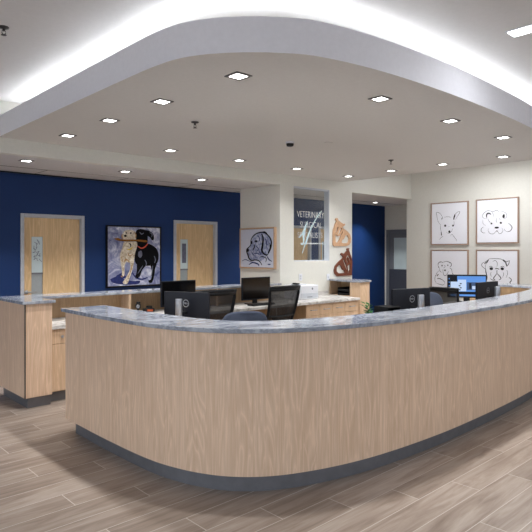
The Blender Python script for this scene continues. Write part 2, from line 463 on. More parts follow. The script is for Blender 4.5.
for q in range(22):
    x0 = 140 + q * 12.5
    ribbon(ln, [(x0, 382), (x0 + 8.5, 382)], 9, gmap, .002, False)
ln.build('small_lettering', M['vinyl'], pane, o_)

# ------------------------------------------------------------------ ceiling fixtures
def downlight(label, x, y, z, first=[None]):
    if first[0] is None:
        t = thing('downlight', label, 'light', (x, y, z), 0, 'square recessed ceiling lights'); first[0] = t
        f = MB(); r0, r1 = .072, .052
        for a, b, c, e in ((-r0, r0, -r0, -r1), (-r0, r0, r1, r0), (-r0, -r1, -r1, r1), (r1, r0, -r1, r1)): f.box(a, b, c, e, -.008, 0)
        f.build('trim_ring', M['fixture'], t)
        MB().box(-r1, r1, -r1, r1, -.005, 0).build('lens', M['lamp'], t)
    else: t = dup(first[0], (x, y, z), 0, label)
    ld = bpy.data.lights.new('downlight_beam', 'AREA'); ld.shape = 'SQUARE'; ld.size = .1; ld.energy = DL * (.36 if abs(y - 5.96) < .01 else 1); ld.color = (1, .995, .98); ld.spread = R(125 if z > 2.7 else 95)
    lo = bpy.data.objects.new('downlight_beam', ld); COL.objects.link(lo); lo.location = (x, y, z - .012)
    return t
DL = 16.0
ordn = ['first', 'second', 'third', 'fourth', 'fifth']
for k, y in enumerate((3.09, 4.06, 4.99)): downlight('square recessed light in the left soffit row, %s from the rounded corner' % ordn[k], 2.57 + (.03 if k == 0 else 0), y, HS)
for k, x in enumerate((2.57, 3.90, 5.03, 6.19, 7.45)): downlight('square recessed light in the soffit row along the header, %s from the left end' % ordn[k], x, 5.96, HS)
for k, y in enumerate((5.09, 4.20, 3.31)): downlight('square recessed light in the right soffit row, %s from the passage opening' % ordn[k], 7.43, y, HS)
for k, x in enumerate((3.855, 5.01, 6.17)): downlight('square recessed light behind the curved front edge, %s counting from the rounded corner' % ordn[k], x, 2.75, HS)
for k, x in enumerate((2.48, 3.81, 5.11)): downlight('square recessed light in the low ceiling over the navy wall, %s from the left' % ordn[k], x, 6.95, HB)
downlight('square recessed light seen through the lettered office window', 7.26, 7.2, HB)
downlight('square recessed light in the passage ceiling above the slate door', 10.4, 7.55, HB)

t = thing('linear_light', 'long bright linear light recessed in the upper ceiling at the photo top right corner', 'light', (4.32, 1.26, H0), 0, 'linear ceiling lights')
MB().box(-.075, .075, -.62, .62, -.006, 0).build('housing', M['light_grey'], t)
MB().box(-.062, .062, -.605, .605, -.009, -.002).build('lens', M['strip'], t)
ld = bpy.data.lights.new('linear_beam', 'AREA'); ld.shape = 'RECTANGLE'; ld.size = .12; ld.size_y = 1.2; ld.energy = 11; ld.color = (.97, .98, 1)
lo = bpy.data.objects.new('linear_beam', ld); COL.objects.link(lo); lo.location = (4.32, 1.26, H0 - .02)
dup(t, (9.2, 4.4, H0), 0, 'added unseen fill light above the gap between the soffit and the dog drawings')  # unseen fixture added to brighten the wall with the dog drawings
ld_fill = ld.copy(); ld_fill.energy = 38; ld_fill.size_y = 1.2  # beam of the added fill fixture
lo_fill = bpy.data.objects.new('linear_beam', ld_fill); COL.objects.link(lo_fill); lo_fill.location = (9.2, 4.4, H0 - .02)

def sprinkler(label, x, y, z, first=[None]):
    if first[0]: return dup(first[0], (x, y, z), 0, label)
    t = thing('sprinkler_head', label, 'sprinkler', (x, y, z), 0, 'ceiling sprinklers'); first[0] = t
    MB().lathe([(.001, 0), (.038, 0), (.036, -.008), (.015, -.014), (.001, -.014)]).build('escutcheon', M['chrome_dark'], t, smooth=True)
    b = MB().lathe([(.001, -.012), (.01, -.012), (.01, -.03), (.001, -.03)], 12); b.tube([(-.012, 0, -.028), (-.014, 0, -.045), (0, 0, -.058)], .003, 6); b.tube([(.012, 0, -.028), (.014, 0, -.045), (0, 0, -.058)], .003, 6)
    b.build('frame', M['chrome_dark'], t)
    MB().lathe([(.001, -.058), (.02, -.058), (.02, -.061), (.001, -.061)], 16).build('deflector', M['chrome_dark'], t)
    return t
sprinkler('dark sprinkler head in the soffit, beyond the first left row lights', 3.222, 4.492, HS)
sprinkler('dark sprinkler head in the soffit, near the passage opening', 6.57, 4.505, HS)
sprinkler('dark sprinkler head in the upper ceiling at the photo top left corner', 1.405, 4.40, H0)
t = thing('smoke_detector', 'dark sided round ceiling detector in the middle of the soffit', 'detector', (4.624, 4.562, HS))
MB().lathe([(.001, 0), (.052, 0), (.052, -.02), (.001, -.02)]).build('base', M['cream'], t, smooth=False)
MB().lathe([(.001, -.02), (.045, -.02), (.04, -.048), (.02, -.055), (.001, -.055)]).build('dome', M['black'], t, smooth=True)
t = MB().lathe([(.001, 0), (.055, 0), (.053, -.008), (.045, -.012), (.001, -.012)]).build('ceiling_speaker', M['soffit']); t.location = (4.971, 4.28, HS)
tag(t, 'flat pale disc on the soffit just beside the dark detector', 'ceiling disc')

# ------------------------------------------------------------------ front reception counter
cpts = [(2.03, 4.755), (2.03, 4.4), (2.03, 4.1), (2.042, 3.66), (2.062, 3.39), (2.10, 3.195), (2.162, 3.01), (2.25, 2.845), (2.372, 2.707), (2.515, 2.604), (2.677, 2.528),
        (2.90, 2.452), (3.195, 2.386), (3.543, 2.343), (3.92, 2.318), (4.36, 2.308), (5.19, 2.325), (6.03, 2.38), (7.0, 2.50), (7.75, 2.66), (8.25, 2.9), (8.5, 3.25), (8.55, 3.7), (8.55, 4.3)]
pth = spline(cpts, 5)
rc = thing('reception_desk', 'long curved pale oak reception counter with grey marble top', 'reception counter', (2.03, 4.73, 0)); o_ = rc.location
inn = offset(pth, .02); body_in = offset(pth, .33)
MB().band(pth, offset(pth, .02), .11, 1.04).build('front_panel', M['oak'], rc, o_)
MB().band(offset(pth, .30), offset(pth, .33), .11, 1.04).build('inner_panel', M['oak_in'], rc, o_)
MB().box(2.05, 2.33, 4.72, 4.754, .11, 1.04).build('end_panel', M['oak'], rc, o_)
i0 = next(i for i, p in enumerate(pth) if p.y < 4.64)
MB().band(offset(pth, .04)[i0:], offset(pth, .08)[i0:], 0, .11).build('toe_kick', M['kick'], rc, o_)
top_o = offset(pth, -.03); top_i = offset(pth, .385)
top_o[0].y = top_i[0].y = 4.785
ct = MB().band(top_o, top_i, 1.04, 1.07).build('countertop', M['marble'], rc, o_, bevel=.004)
# seam across the stone at the bend
j = min(range(len(pth)), key=lambda i: (pth[i] - Vector((2.21, 2.95))).length)
a, b = top_o[j], top_i[j]; dv = (b - a).normalized(); nv = Vector((-dv.y, dv.x)) * .0015
MB().prism([(a + nv).to_tuple(), (a - nv).to_tuple(), (b - nv).to_tuple(), (b + nv).to_tuple()], 1.06, 1.0704).build('seam', M['ink_soft'], ct, o_)
wo = [p for p in offset(pth, .34)]
wpoly = [(p.x, p.y) for p in wo] + [(7.35, 4.3), (7.35, 3.8), (7.0, 3.45), (6.0, 3.4), (4.5, 3.4), (3.6, 3.45), (3.15, 3.8), (3.1, 4.2), (3.1, 4.72)]
MB().prism(wpoly, .76, .799).build('work_surface', M['marble_w'], rc, o_)
for a in ((2.4, 3.05, 4.66, 4.70), (4.4, 4.44, 2.72, 3.35), (5.4, 5.44, 2.8, 3.35), (7.4, 8.15, 4.22, 4.26)): MB().box(*a, 0, .76).build('support_panel', M['oak_in'], rc, o_)

# ------------------------------------------------------------------ back counter
bc = thing('back_counter_ledge', 'raised marble topped oak ledge with end pillars running below the navy wall', 'counter', (2.0, 6.45, 0)); o_ = bc.location
MB().box(2.005, 2.278, 5.66, 6.45, .105, 1.04).build('end_pillar', M['oak'], bc, o_, bevel=.003)
MB().box(2.001, 2.012, 5.652, 5.662, .105, 1.04).build('edge_trim', M['trimdark'], bc, o_)
MB().box(2.04, 2.27, 5.685, 6.40, 0, .105).build('toe_kick', M['kick'], bc, o_)
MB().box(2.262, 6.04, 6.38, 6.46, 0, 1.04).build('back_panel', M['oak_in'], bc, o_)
MB().prism([(1.975, 5.63), (2.303, 5.63), (2.303, 6.16), (6.06, 6.16), (6.06, 6.48), (1.975, 6.48)], 1.04, 1.07).build('ledge_top', M['marble'], bc, o_, bevel=.004)
for xd in (3.44, 4.8):
    MB().box(xd, xd + .03, 6.18, 6.38, .80, 1.04).build('divider', M['oak_warm'], bc, o_)
# right hand end of the same run: niche and pillar
nb = thing('niche_cabinet', 'oak niche with marble top and end pillar beside the passage opening', 'cabinet', (7.18, 6.55, 0)); o_ = nb.location
MB().prism([(7.475, 5.90), (7.55, 5.79), (7.81, 5.79), (7.97, 5.93), (7.97, 5.95), (7.475, 5.95)], .105, 1.04).build('end_pillar', M['oak_warm'], nb, o_)
MB().prism([(7.53, 5.95), (7.60, 5.87), (7.79, 5.87), (7.93, 5.95), (7.93, 6.5), (7.70, 6.5)], 0, .105).build('toe_kick', M['kick'], nb, o_)
MB().prism([(7.475, 5.95), (7.97, 5.95), (7.97, 6.555), (7.66, 6.555)], .105, .799).build('body', M['oak_warm'], nb, o_)
MB().prism([(7.653, 6.53), (7.97, 6.53), (7.97, 6.555), (7.66, 6.555)], .80, 1.04).build('side_panel', M['oak_warm'], nb, o_)
MB().box(7.945, 7.97, 5.95, 6.53, .80, 1.04).build('back_panel', M['oak_in'], nb, o_)
MB().prism([(7.45, 5.895), (7.54, 5.765), (7.83, 5.765), (8.0, 5.92), (8.0, 6.558), (7.645, 6.558)], 1.04, 1.07).build('top', M['marble'], nb, o_, bevel=.004)
# worktop
wt = thing('worktop', 'long white marble worktop at desk height along the back ledge', 'worktop', (2.27, 6.4, .76)); o_ = wt.location
MB().prism([(2.279, 5.69), (7.42, 5.69), (7.465, 5.95), (7.65, 6.555), (6.2, 6.555), (6.2, 6.376), (2.279, 6.376)], .76, .799).build('slab', M['marble_w'], wt, o_, bevel=.003)
bk = MB().box(6.2, 7.60, 6.545, 6.556, .80, .86).build('upstand', M['marble_w'], wt, o_)

def drawer_unit(name, label, x0, x1, rows, group=None, door=False, knob=False):
    t = thing(name, label, 'drawer unit', (x0, 5.72, 0), 0, group); o_ = t.location; W = x1 - x0
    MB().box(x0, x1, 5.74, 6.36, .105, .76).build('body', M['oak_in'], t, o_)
    MB().box(x0, x1, 5.78, 6.3, 0, .105).build('toe_kick', M['kick'], t, o_)
    z = .755
    for h in rows:
        isd = h > .3
        f = MB().box(x0 + .003, x1 - .003, 5.72, 5.74, z - h + .004, z).build('door' if isd else 'drawer', M['oak_warm'], t, o_, bevel=.002)
        b = MB(); cx = (x0 + x1) / 2; cz = z - h / 2
        if knob and not isd: b.tube([(x0 + .125, 5.72, cz), (x0 + .125, 5.70, cz)], [.012, .016], 12)
        else:
            if isd: cz = z - .08
            b.tube([(cx - .06, 5.72, cz), (cx - .06, 5.692, cz), (cx + .06, 5.692, cz), (cx + .06, 5.72, cz)], .006, 8)
        b.build('knob' if knob and not isd else 'handle', M['steel'], f, o_)
        z -= h
    return t
drawer_unit('drawer_unit', 'oak drawer over door unit showing between the left pillar and the counter', 2.28, 2.80, (.155, .49), knob=True)
bx = (6.148, 6.452, 6.745, 7.06, 7.41)
for k in range(4):
    drawer_unit('drawer_unit', 'oak drawer unit with bar handles, %s from the printer side under the white worktop' % ordn[k], bx[k] + .001, bx[k + 1] - .001, (.17, .17, .30), 'drawer units beside the knee space')
pn = MB().box(2.82, 6.12, 6.34, 6.37, .105, .76).build('modesty_panel', M['oak_in']); tag(pn, 'plain brown back board of the knee space under the worktop', 'panel')

# ------------------------------------------------------------------ monitors
def monitor_body(t, w=.54, h=.32, z0=.10, back=False, lean=0.0, stand_mat='black'):
    P = MB().box(-w / 2, w / 2, -.012, .016, z0, z0 + h)
    hs = P.build('housing', M['navy_back'], t, bevel=.006)
    MB().box(-w / 2 + .012, w / 2 - .012, -.0135, -.0115, z0 + .02, z0 + h - .012).build('screen', M['screen'], t)
    return hs
def dark_monitor(label, loc, rz, group, first=[None]):
    if first[0]: return dup(first[0], loc, rz, label)
    t = thing('monitor', label, 'monitor', loc, rz, group); first[0] = t
    monitor_body(t, .545, .325, .065)
    MB().box(-.045, .045, .02, .035, 0.01, .25).build('stand_neck', M['black'], t, bevel=.004)
    MB().box(-.12, .12, -.06, .12, 0, .012).build('stand_base', M['black'], t, bevel=.004)
    return t
dark_monitor('black screen monitor on the back worktop under the dog head painting', (5.40, 6.02, .80), 0, 'dark screens on the back worktop')
dark_monitor('dark monitor on the back worktop below the running dogs painting and second door', (4.06, 6.02, .80), R(3), 'dark screens on the back worktop')

def back_monitor(label, loc, rz, first=[None]):
    if first[0]: return dup(first[0], loc, rz, label)
    t = thing('monitor', label, 'monitor', loc, rz, 'monitors turned with their backs to the lobby'); first[0] = t
    hs = monitor_body(t, .52, .315, .075)
    b = MB()
    for r0, r1 in ((.030, .0345),):
        n = 28
        ring = [[b.b.verts.new((r * math.cos(2 * math.pi * k / n) - 0.0, .0175, .285 + r * math.sin(2 * math.pi * k / n))) for k in range(n)] for r in (r0, r1)]
        for k in range(n): b._f([ring[0][k], ring[0][(k + 1) % n], ring[1][(k + 1) % n], ring[1][k]])
    b.build('logo_ring', M['steel'], hs)
    text_mesh('logo_lettering', 'DELL', .022, M['steel'], hs, Matrix.Translation((0, .0175, .285)) @ Matrix.Rotation(R(180), 4, 'Z') @ Matrix.Rotation(R(90), 4, 'X'), .0005, .050)
    c = MB().tube([(0, .135, .01), (0, .135, .335)], .033, 24); c.build('stand_column', M['silver'], t, smooth='auto', bevel=.003)
    MB().tube([(0, .11, .20), (0, .014, .20)], .014, 12).build('stand_arm', M['black'], t)
    MB().lathe([(.001, 0), (.11, 0), (.11, .008), (.001, .012)], 32, (0, .135, 0)).build('stand_base', M['silver'], t)
    return t
back_monitor('black monitor seen from behind with silver stand, at the counter bend by the left end', (2.985, 4.29, .80), R(113)).scale = (.93, 1, 1)
back_monitor('black monitor seen from behind with silver stand, in front of the passage and slate door', (4.93, 3.14, .80), R(167.5)).scale = (1, 1, 1)
back_monitor('small looking black monitor from behind with silver stand, overlapping the lit screen', (6.68, 3.18, .80), R(178)).scale = (1, 1, 1)

t = thing('lit_monitor', 'monitor with bright blue desktop showing below the dog drawings', 'monitor', (7.9, 4.07, .80), R(-57))
monitor_body(t, .56, .345, .07); z0 = .07
MB().box(-.045, .045, .02, .035, 0.01, .25).build('stand_neck', M['black'], t)
MB().box(-.12, .12, -.06, .12, 0, .012).build('stand_base', M['black'], t)
sc_o = [c for c in kids(t) if c.name.startswith('screen')][0]
def ui(u0, u1, v0, v1, m, l, nm):
    W, H = .53, .31
    MB().box(-W / 2 + u0 * W, -W / 2 + u1 * W, -.0137 - l, -.0135, z0 + .022 + v0 * H, z0 + .022 + v1 * H).build(nm, M[m], sc_o)
ui(0, 1, 0, 1, 'ui_dark', .0001, 'desktop_image')
ui(.06, .80, 0.0, .09, 'ui_bg', .0004, 'task_bar')
ui(.24, 1, .22, .97, 'ui_bg', .0003, 'browser_window')
ui(.06, .30, .22, .70, 'ui_win', .0006, 'side_window')
ui(.26, .48, .24, .80, 'ui_win', .0005, 'browser_pane')
ui(.50, .84, .30, .68, 'ui_mid', .0007, 'photo_panel')
ui(.56, .62, .36, .64, 'ui_dark', .0009, 'photo_figure')
ui(.64, .78, .34, .50, 'ui_win', .0009, 'photo_highlight')
for k in range(4): ui(.28 + (k % 2) * .03, .33 + (k % 2) * .03, .28 + k * .1, .33 + k * .1, 'ui_dark', .0008, 'thumbnail')
for k in range(4): ui(.012, .036, .30 + k * .17, .36 + k * .17, 'ui_bg', .0005, 'desktop_icon')

t = thing('keyboard', 'black keyboard lying in front of the black screen', 'keyboard', (5.36, 5.86, .80))
MB().box(-.21, .21, -.065, .065, 0, .02).build('case', M['black'], t, bevel=.004)
kb = MB()
for r in range(5):
    for c in range(15): kb.box(-.2 + c * .0268, -.177 + c * .0268, -.055 + r * .0225, -.036 + r * .0225, .02, .026)
kb.build('keys', M['black_soft'], t)

# ------------------------------------------------------------------ chairs
def star_base(t):
    b = MB()
    for k in range(5):
        a = 2 * math.pi * k / 5 + .3; c, s_ = math.cos(a), math.sin(a)
        b.tube([(.03 * c, .03 * s_, .10), (.30 * c, .30 * s_, .068)], [.028, .018], 8)
    b.build('base', M['black'], t)
    for k in range(5):
        a = 2 * math.pi * k / 5 + .3; c, s_ = math.cos(a) * .30, math.sin(a) * .30
        w_ = MB(); w_.tube([(c - .02 * math.sin(a), s_ + .02 * math.cos(a), .028), (c + .02 * math.sin(a), s_ - .02 * math.cos(a), .028)], .028, 14); w_.tube([(c, s_, .03), (c, s_, .07)], .008, 6)
        w_.build('caster', M['black_soft'], t)
    MB().tube([(0, 0, .08), (0, 0, .41)], .025, 14).build('gas_lift', M['chrome_dark'], t)
def cushion(w, d, z0, z1, name, mat, t):
    rg = []
    for z, k in ((z0, .93), (z0 + .01, 1), (z1 - .02, 1), (z1 - .006, .95), (z1, .8)):
        rg.append([(k * w / 2 * math.copysign(abs(math.cos(a)) ** .45, math.cos(a)), k * d / 2 * math.copysign(abs(math.sin(a)) ** .45, math.sin(a)), z) for a in [2 * math.pi * i / 32 for i in range(32)]])
    MB().rings(rg).build(name, mat, t, smooth=True)
def back_point(u, v, w0, w1, zb, zt, lean, bow):
    """u -1..1 across, v 0..1 up; chair faces -Y, back at +Y"""
    w = w0 + (w1 - w0) * v
    return Vector((u * w / 2, .22 + lean * v - bow * (1 - u * u) * -1 * .5 + .03 * math.sin(math.pi * v), zb + (zt - zb) * v))
def mesh_chair(label, loc, rz, zt, first=[None]):
    if first[0]:
        return dup(first[0], loc, rz, label)
    t = thing('office_chair', label, 'chair', loc, rz, 'black mesh office chairs'); first[0] = t
    star_base(t); cushion(.50, .48, .42, .50, 'seat', M['black_soft'], t)
    bp = lambda u, v: back_point(u, v, .40, .50, .58, zt, .16, .05)
    fr = MB(); loop = [bp(-1, v / 8) for v in range(9)] + [bp(u / 4 - 1, 1) for u in range(1, 8)] + [bp(1, 1 - v / 8) for v in range(9)] + [bp(1 - u / 4, 0) for u in range(1, 9)]
    fr.tube(loop, .019, 8)
    fr.tube([bp(-.96, .955), bp(-.5, .955), bp(0, .955), bp(.5, .955), bp(.96, .955)], .022, 8)
    fr.build('back_frame', M['black'], t, smooth=True)
    m = MB(); m.rings([[bp(u / 5 - 1, v / 8) for u in range(11)] for v in range(9)], cap=False, closed=False); m.build('mesh_back', M['mesh'], t, smooth=True)
    MB().tube([bp(-.95, .36), bp(-.4, .34) , bp(.4, .34), bp(.95, .36)], .016, 8).build('lumbar_bar', M['black'], t)
    MB().tube([(0, .1, .42), (0, .27, .44), (0, .29, .60)], [.03, .03, .025], 8).build('back_bracket', M['black'], t)
    for s_ in (-1, 1):
        a = MB().tube([(s_ * .25, .02, .46), (s_ * .29, .02, .48), (s_ * .29, .02, .66)], .016, 8); a.box(s_ * .29 - .035, s_ * .29 + .035, -.12, .12, .66, .685)
        a.build('armrest', M['black'], t)
    return t
mesh_chair('black mesh office chair leaning between the printer and the black screen', (4.80, 5.20, 0), R(180), 1.13)
mesh_chair('black mesh office chair half hidden behind the left backward monitor', (3.76, 5.20, 0), R(178), 1.13).scale = (1.04, 1, 1)
mesh_chair('black mesh office chair between the middle backward monitor and the lit screen', (7.06, 3.76, 0), R(90), 1.13).scale = (.8, 1, .955)

def task_chair(label, loc, rz, first=[None]):
    if first[0]: return dup(first[0], loc, rz, label)
    t = thing('task_chair', label, 'chair', loc, rz, 'slate upholstered task chairs'); first[0] = t
    star_base(t); cushion(.50, .48, .42, .51, 'seat', M['fabric'], t)
    rg = []
    for y_, k in ((-.03, .94), (-.02, 1), (.02, 1), (.03, .94)):
        ring = []
        for i in range(40):
            a = 2 * math.pi * i / 40; cx = math.copysign(abs(math.cos(a)) ** .5, math.cos(a)); cz = math.copysign(abs(math.sin(a)) ** .5, math.sin(a))
            X_ = k * .24 * cx; Z_ = .745 + k * .215 * cz * (1 + .05 * math.cos(cx * 1.5))
            ring.append((X_, .25 + y_ - .05 * (X_ / .24) ** 2 + .08 * (Z_ - .74), Z_))
        rg.append(ring)
    MB().rings(rg).build('backrest', M['fabric'], t, smooth=True)
    MB().tube([(0, .1, .43), (0, .27, .45), (0, .28, .62)], .022, 8).build('back_bracket', M['black'], t)
    return t
task_chair('slate blue upholstered task chair with a low curved back behind the counter bend', (3.74, 4.43, 0), R(-205))
task_chair('grey task chair edge showing right beside the middle backward monitor', (6.05, 3.36, 0), R(0)).scale = (1, 1, 1.1)

# ------------------------------------------------------------------ desk objects
t = thing('printer', 'white desktop printer on the white worktop by the wall', 'printer', (6.58, 6.23, .80)); 
MB().box(-.21, .21, -.18, .2, 0, .225).build('body', M['cream'], t, bevel=.012)
MB().box(-.2, .2, -.184, -.178, .02, .10).build('paper_tray', M['light_grey'], t, bevel=.003)
MB().box(-.06, .06, -.188, -.183, .03, .042).build('tray_grip', M['mid_grey'], t)
MB().box(-.2, .2, -.184, -.178, .112, .21).build('front_cover', M['cream'], t, bevel=.003)
b = MB().lathe([(.001, 0), (.018, 0), (.018, .002), (.001, .002)], 20)
e = b.build('emblem', M['mid_grey'], t); e.rotation_euler = (R(90), 0, 0); e.location = (.06, -.184, .165)
MB().box(-.16, .02, -.1, .08, .225, .238).build('control_panel', M['light_grey'], t, bevel=.003)
MB().box(-.19, -.15, -.1, .02, .238, .26).build('paper_guide', M['black'], t)

for k, (lab, z) in enumerate((('lower black letter tray in the oak niche', .80), ('upper black letter tray stacked in the oak niche', .868))):
    t = thing('letter_tray', lab, 'tray', (7.765, 6.21, z), R(-86), 'letter trays in the niche')
    MB().box(-.125, .125, -.15, .16, .0, .008).build('tray_floor', M['black'], t)
    b = MB().box(-.125, -.12, -.15, .16, .008, .066).box(.12, .125, -.15, .16, .008, .066).box(-.12, .12, .155, .16, .008, .066); b.build('tray_wall', M['black'], t)
    MB().box(-.12, .12, -.15, -.145, .008, .038).build('front_lip', M['black'], t)

t = thing('desk_organizer', 'black stacked document organizer on the front desk beside the small plant', 'organizer', (4.55, 3.16, .80), R(-8)); t.scale = (.62, .8, 1)
MB().box(-.15, .15, -.11, .11, 0, .01).box(-.15, -.142, -.11, .11, .01, .235).box(.142, .15, -.11, .11, .01, .235).box(-.142, .142, .102, .11, .01, .235).build('case', M['black'], t)
for z in (.08, .155, .225): MB().box(-.142, .142, -.11, .102, z, z + .008).build('shelf', M['black'], t)
t = thing('potted_plant', 'small green potted plant poking up left of the black organizer', 'plant', (4.35, 3.24, .80))
MB().lathe([(.001, 0), (.035, 0), (.05, .14), (.044, .14), (.04, .12), (.001, .12)]).build('pot', M['black'], t, smooth=True)
b = MB()
for k in range(26):
    a = k * 2.4; r = .02 + .045 * random.random(); z = .15 + .12 * random.random(); c = Vector((r * math.cos(a), r * math.sin(a), z))
    d1 = Vector((math.cos(a), math.sin(a), .4)).normalized() * .036; d2 = Vector((-math.sin(a), math.cos(a), 0)) * .017
    vs = [b.b.verts.new(c - d1), b.b.verts.new(c + d2 + Vector((0, 0, .004))), b.b.verts.new(c + d1), b.b.verts.new(c - d2 + Vector((0, 0, .004)))]; b._f(vs)
    b.tube([(0, 0, .12), (c - d1)], .0015, 4)
b.build('foliage', M['leaf'], t)

t = thing('webcam', 'small black upright gadget with silver lens on the worktop below the running dogs', 'camera', (3.60, 6.24, .80), R(-30))
MB().lathe([(.001, 0), (.035, 0), (.03, .012), (.012, .02), (.012, .05), (.001, .05)], 20).build('base', M['black'], t)
MB().box(-.032, .032, -.03, .03, .045, .105).build('body', M['black'], t, bevel=.012)
MB().tube([(0, -.03, .075), (0, -.05, .075)], .022, 18).build('lens', M['silver'], t)
MB().box(-.02, .03, -.02, .02, .105, .13).build('cap', M['black_soft'], t, bevel=.008)
t = thing('tape_dispenser', 'small rounded black box with an orange front mark beside the silver lens gadget', 'desk gadget', (3.73, 6.20, .80), R(-20))
MB().box(-.07, .07, -.045, .045, 0, .045).build('base', M['black'], t, bevel=.012)
MB().tube([(-.03, 0, .045), (.04, 0, .045)], .03, 20).build('roll', M['black'], t)
MB().box(-.025, .045, -.048, -.044, .008, .032).build('label_patch', M['orange'], t)

for lab, x, z in (('white wall plate with two sockets above the printer', 6.90, 1.12), ('white light switch plate left of the oak niche', 7.60, 1.10)):
    t = thing('wall_plate', lab, 'wall plate', (x if x < 7 else 7.62, YW, z), 0, 'plates on the window wall')
    MB().box(-.04, .04, -.007, 0, -.06, .06).build('plate', M['cream'], t, bevel=.003)
    for zz in ((-.02, .02) if x < 7 else (0,)): MB().box(-.016, .016, -.010, -.007, zz - .014, zz + .014).build('socket' if x < 7 else 'rocker', M['light_grey'], t)

# ------------------------------------------------------------------ framed pictures
def picture(name, label, group, origin, uvec, W, H, nrm, fw, depth, fmat, cmat, canvas_depth, bulge=0):
    """origin = lower-left of the outer frame on the wall; uvec to the right as seen; nrm away from the wall"""
    t = thing(name, label, 'picture', origin, 0, group)
    U, Z, N = Vector(uvec), Vector((0, 0, 1)), Vector(nrm)
    def pt(u, v, n): return U * u + Z * v + N * n
    def bx(mb, u0, u1, v0, v1, n0, n1):
        mt = Matrix(((U.x, Z.x, N.x, 0), (U.y, Z.y, N.y, 0), (U.z, Z.z, N.z, 0), (0, 0, 0, 1)))
        mb.box(u0, u1, v0, v1, n0, n1, mt)
    f = MB()
    bx(f, 0, fw, 0, H, 0, depth); bx(f, W - fw, W, 0, H, 0, depth); bx(f, fw, W - fw, 0, fw, 0, depth); bx(f, fw, W - fw, H - fw, H, 0, depth)
    f.build('frame', fmat, t)
    c = MB(); g = .006; bx(c, fw + g, W - fw - g, fw + g, H - fw - g, 0, canvas_depth); cv_ = c.build('canvas', cmat, t)
    bk_ = MB(); bx(bk_, fw, W - fw, fw, H - fw, 0, .006); bk_.build('backing', M['trimdark'], t)
    iw, ih = W - 2 * fw - 2 * g, H - 2 * fw - 2 * g
    def mapper(x0, x1, tl, tr_, bl, br):
        def f_(x, y, lift=0):
            u = (x - x0) / (x1 - x0); top = tl + (tr_ - tl) * u; bt = bl + (br - bl) * u; v = 1 - (y - top) / (bt - top)
            u = min(max(u, .004), .996); v = min(max(v, .004), .996)
            return pt(fw + g + u * iw, fw + g + v * ih, canvas_depth + lift)
        return f_
    return t, cv_, mapper

def line_art(cv_, fm, strokes, blobs, nm='ink_drawing'):
    b = MB()
    for i, (w_, pts) in enumerate(strokes): ribbon(b, pts, w_, fm, .0008 + .00001 * i)
    for q in blobs: blob(b, q[0], q[1], q[2], fm, q[3] if len(q) > 3 else None)
    b.build(nm, M['ink'], cv_)

RU, RN = (0, -1, 0), (-1, 0, 0)
GP = 'four line drawings of dogs on the right wall'
def wall_print(label, y_left, z0, W, H):
    return picture('framed_drawing', label, GP, (XR, y_left, z0), RU, W, H, RN, .018, .045, M['frame_brown'], M['paper'], .036)
t, c, mp = wall_print('framed ink drawing of a big eared small dog, upper row beside the passage', 6.08, 1.69, .81, .86); fm = mp(50, 442, 50, 35, 475, 475)
line_art(c, fm, [(3.5, [(165, 215), (172, 190), (150, 155), (125, 138), (103, 140), (108, 180), (120, 225), (140, 262), (152, 268)]), (9, [(163, 212), (171, 193)]), (3, [(190, 192), (220, 186), (250, 188), (270, 193)]),
    (3.5, [(292, 215), (300, 190), (315, 160), (340, 140), (365, 135), (355, 160), (335, 190), (312, 222)]), (15, [(298, 218), (304, 190), (314, 160)]), (3.5, [(152, 268), (150, 310), (158, 345), (165, 380)]), (13, [(158, 352), (162, 385)]),
    (3.5, [(215, 350), (235, 362), (255, 358), (275, 340), (290, 310)]), (3.5, [(135, 430), (160, 405), (180, 395)]), (3.5, [(262, 392), (280, 375), (305, 405), (325, 430), (330, 450)]), (3, [(300, 230), (303, 260), (297, 290)])],
    [(203, 281, 12), (290, 281, 10), (250, 346, 12, 14), (246, 290, 3)])
t, c, mp = wall_print('framed ink drawing of a puppy lying with its paws out, upper row right', 5.11, 1.71, .81, .85); fm = mp(40, 445, 72, 40, 490, 490)
line_art(c, fm, [(3.2, [(145, 250), (115, 250), (95, 225), (110, 195), (150, 170), (185, 175), (205, 200), (215, 235)]), (14, [(140, 240), (140, 210), (160, 195), (185, 207)]), (4, [(190, 178), (215, 178), (240, 165), (270, 180)]),
    (3.5, [(275, 190), (305, 178), (335, 195), (345, 225), (330, 245), (310, 250)]), (24, [(316, 206), (312, 226), (313, 244)]), (3.5, [(150, 250), (165, 275), (180, 295)]), (20, [(222, 342), (243, 342), (264, 340)]),
    (3, [(240, 245), (238, 275), (245, 290)]), (3, [(270, 245), (280, 265)]), (3.5, [(160, 350), (155, 375), (175, 400), (205, 405), (225, 390), (240, 365)]), (3.5, [(250, 365), (265, 400), (290, 398), (305, 370), (295, 345)]),
    (4, [(235, 385), (245, 375), (255, 385)]), (5, [(105, 335), (85, 350), (82, 375), (100, 392), (125, 395)]), (7, [(360, 298), (385, 320), (395, 345), (378, 375), (350, 385)]), (3, [(350, 385), (325, 370), (318, 355)]), (3, [(100, 260), (102, 300), (130, 320)])],
    [(190, 300, 9), (285, 293, 11)])
t, c, mp = wall_print('framed ink drawing of a seated puppy, lower row partly behind the lit screen', 6.08, .745, .81, .85); fm = mp(58, 465, 55, 55, 480, 480)
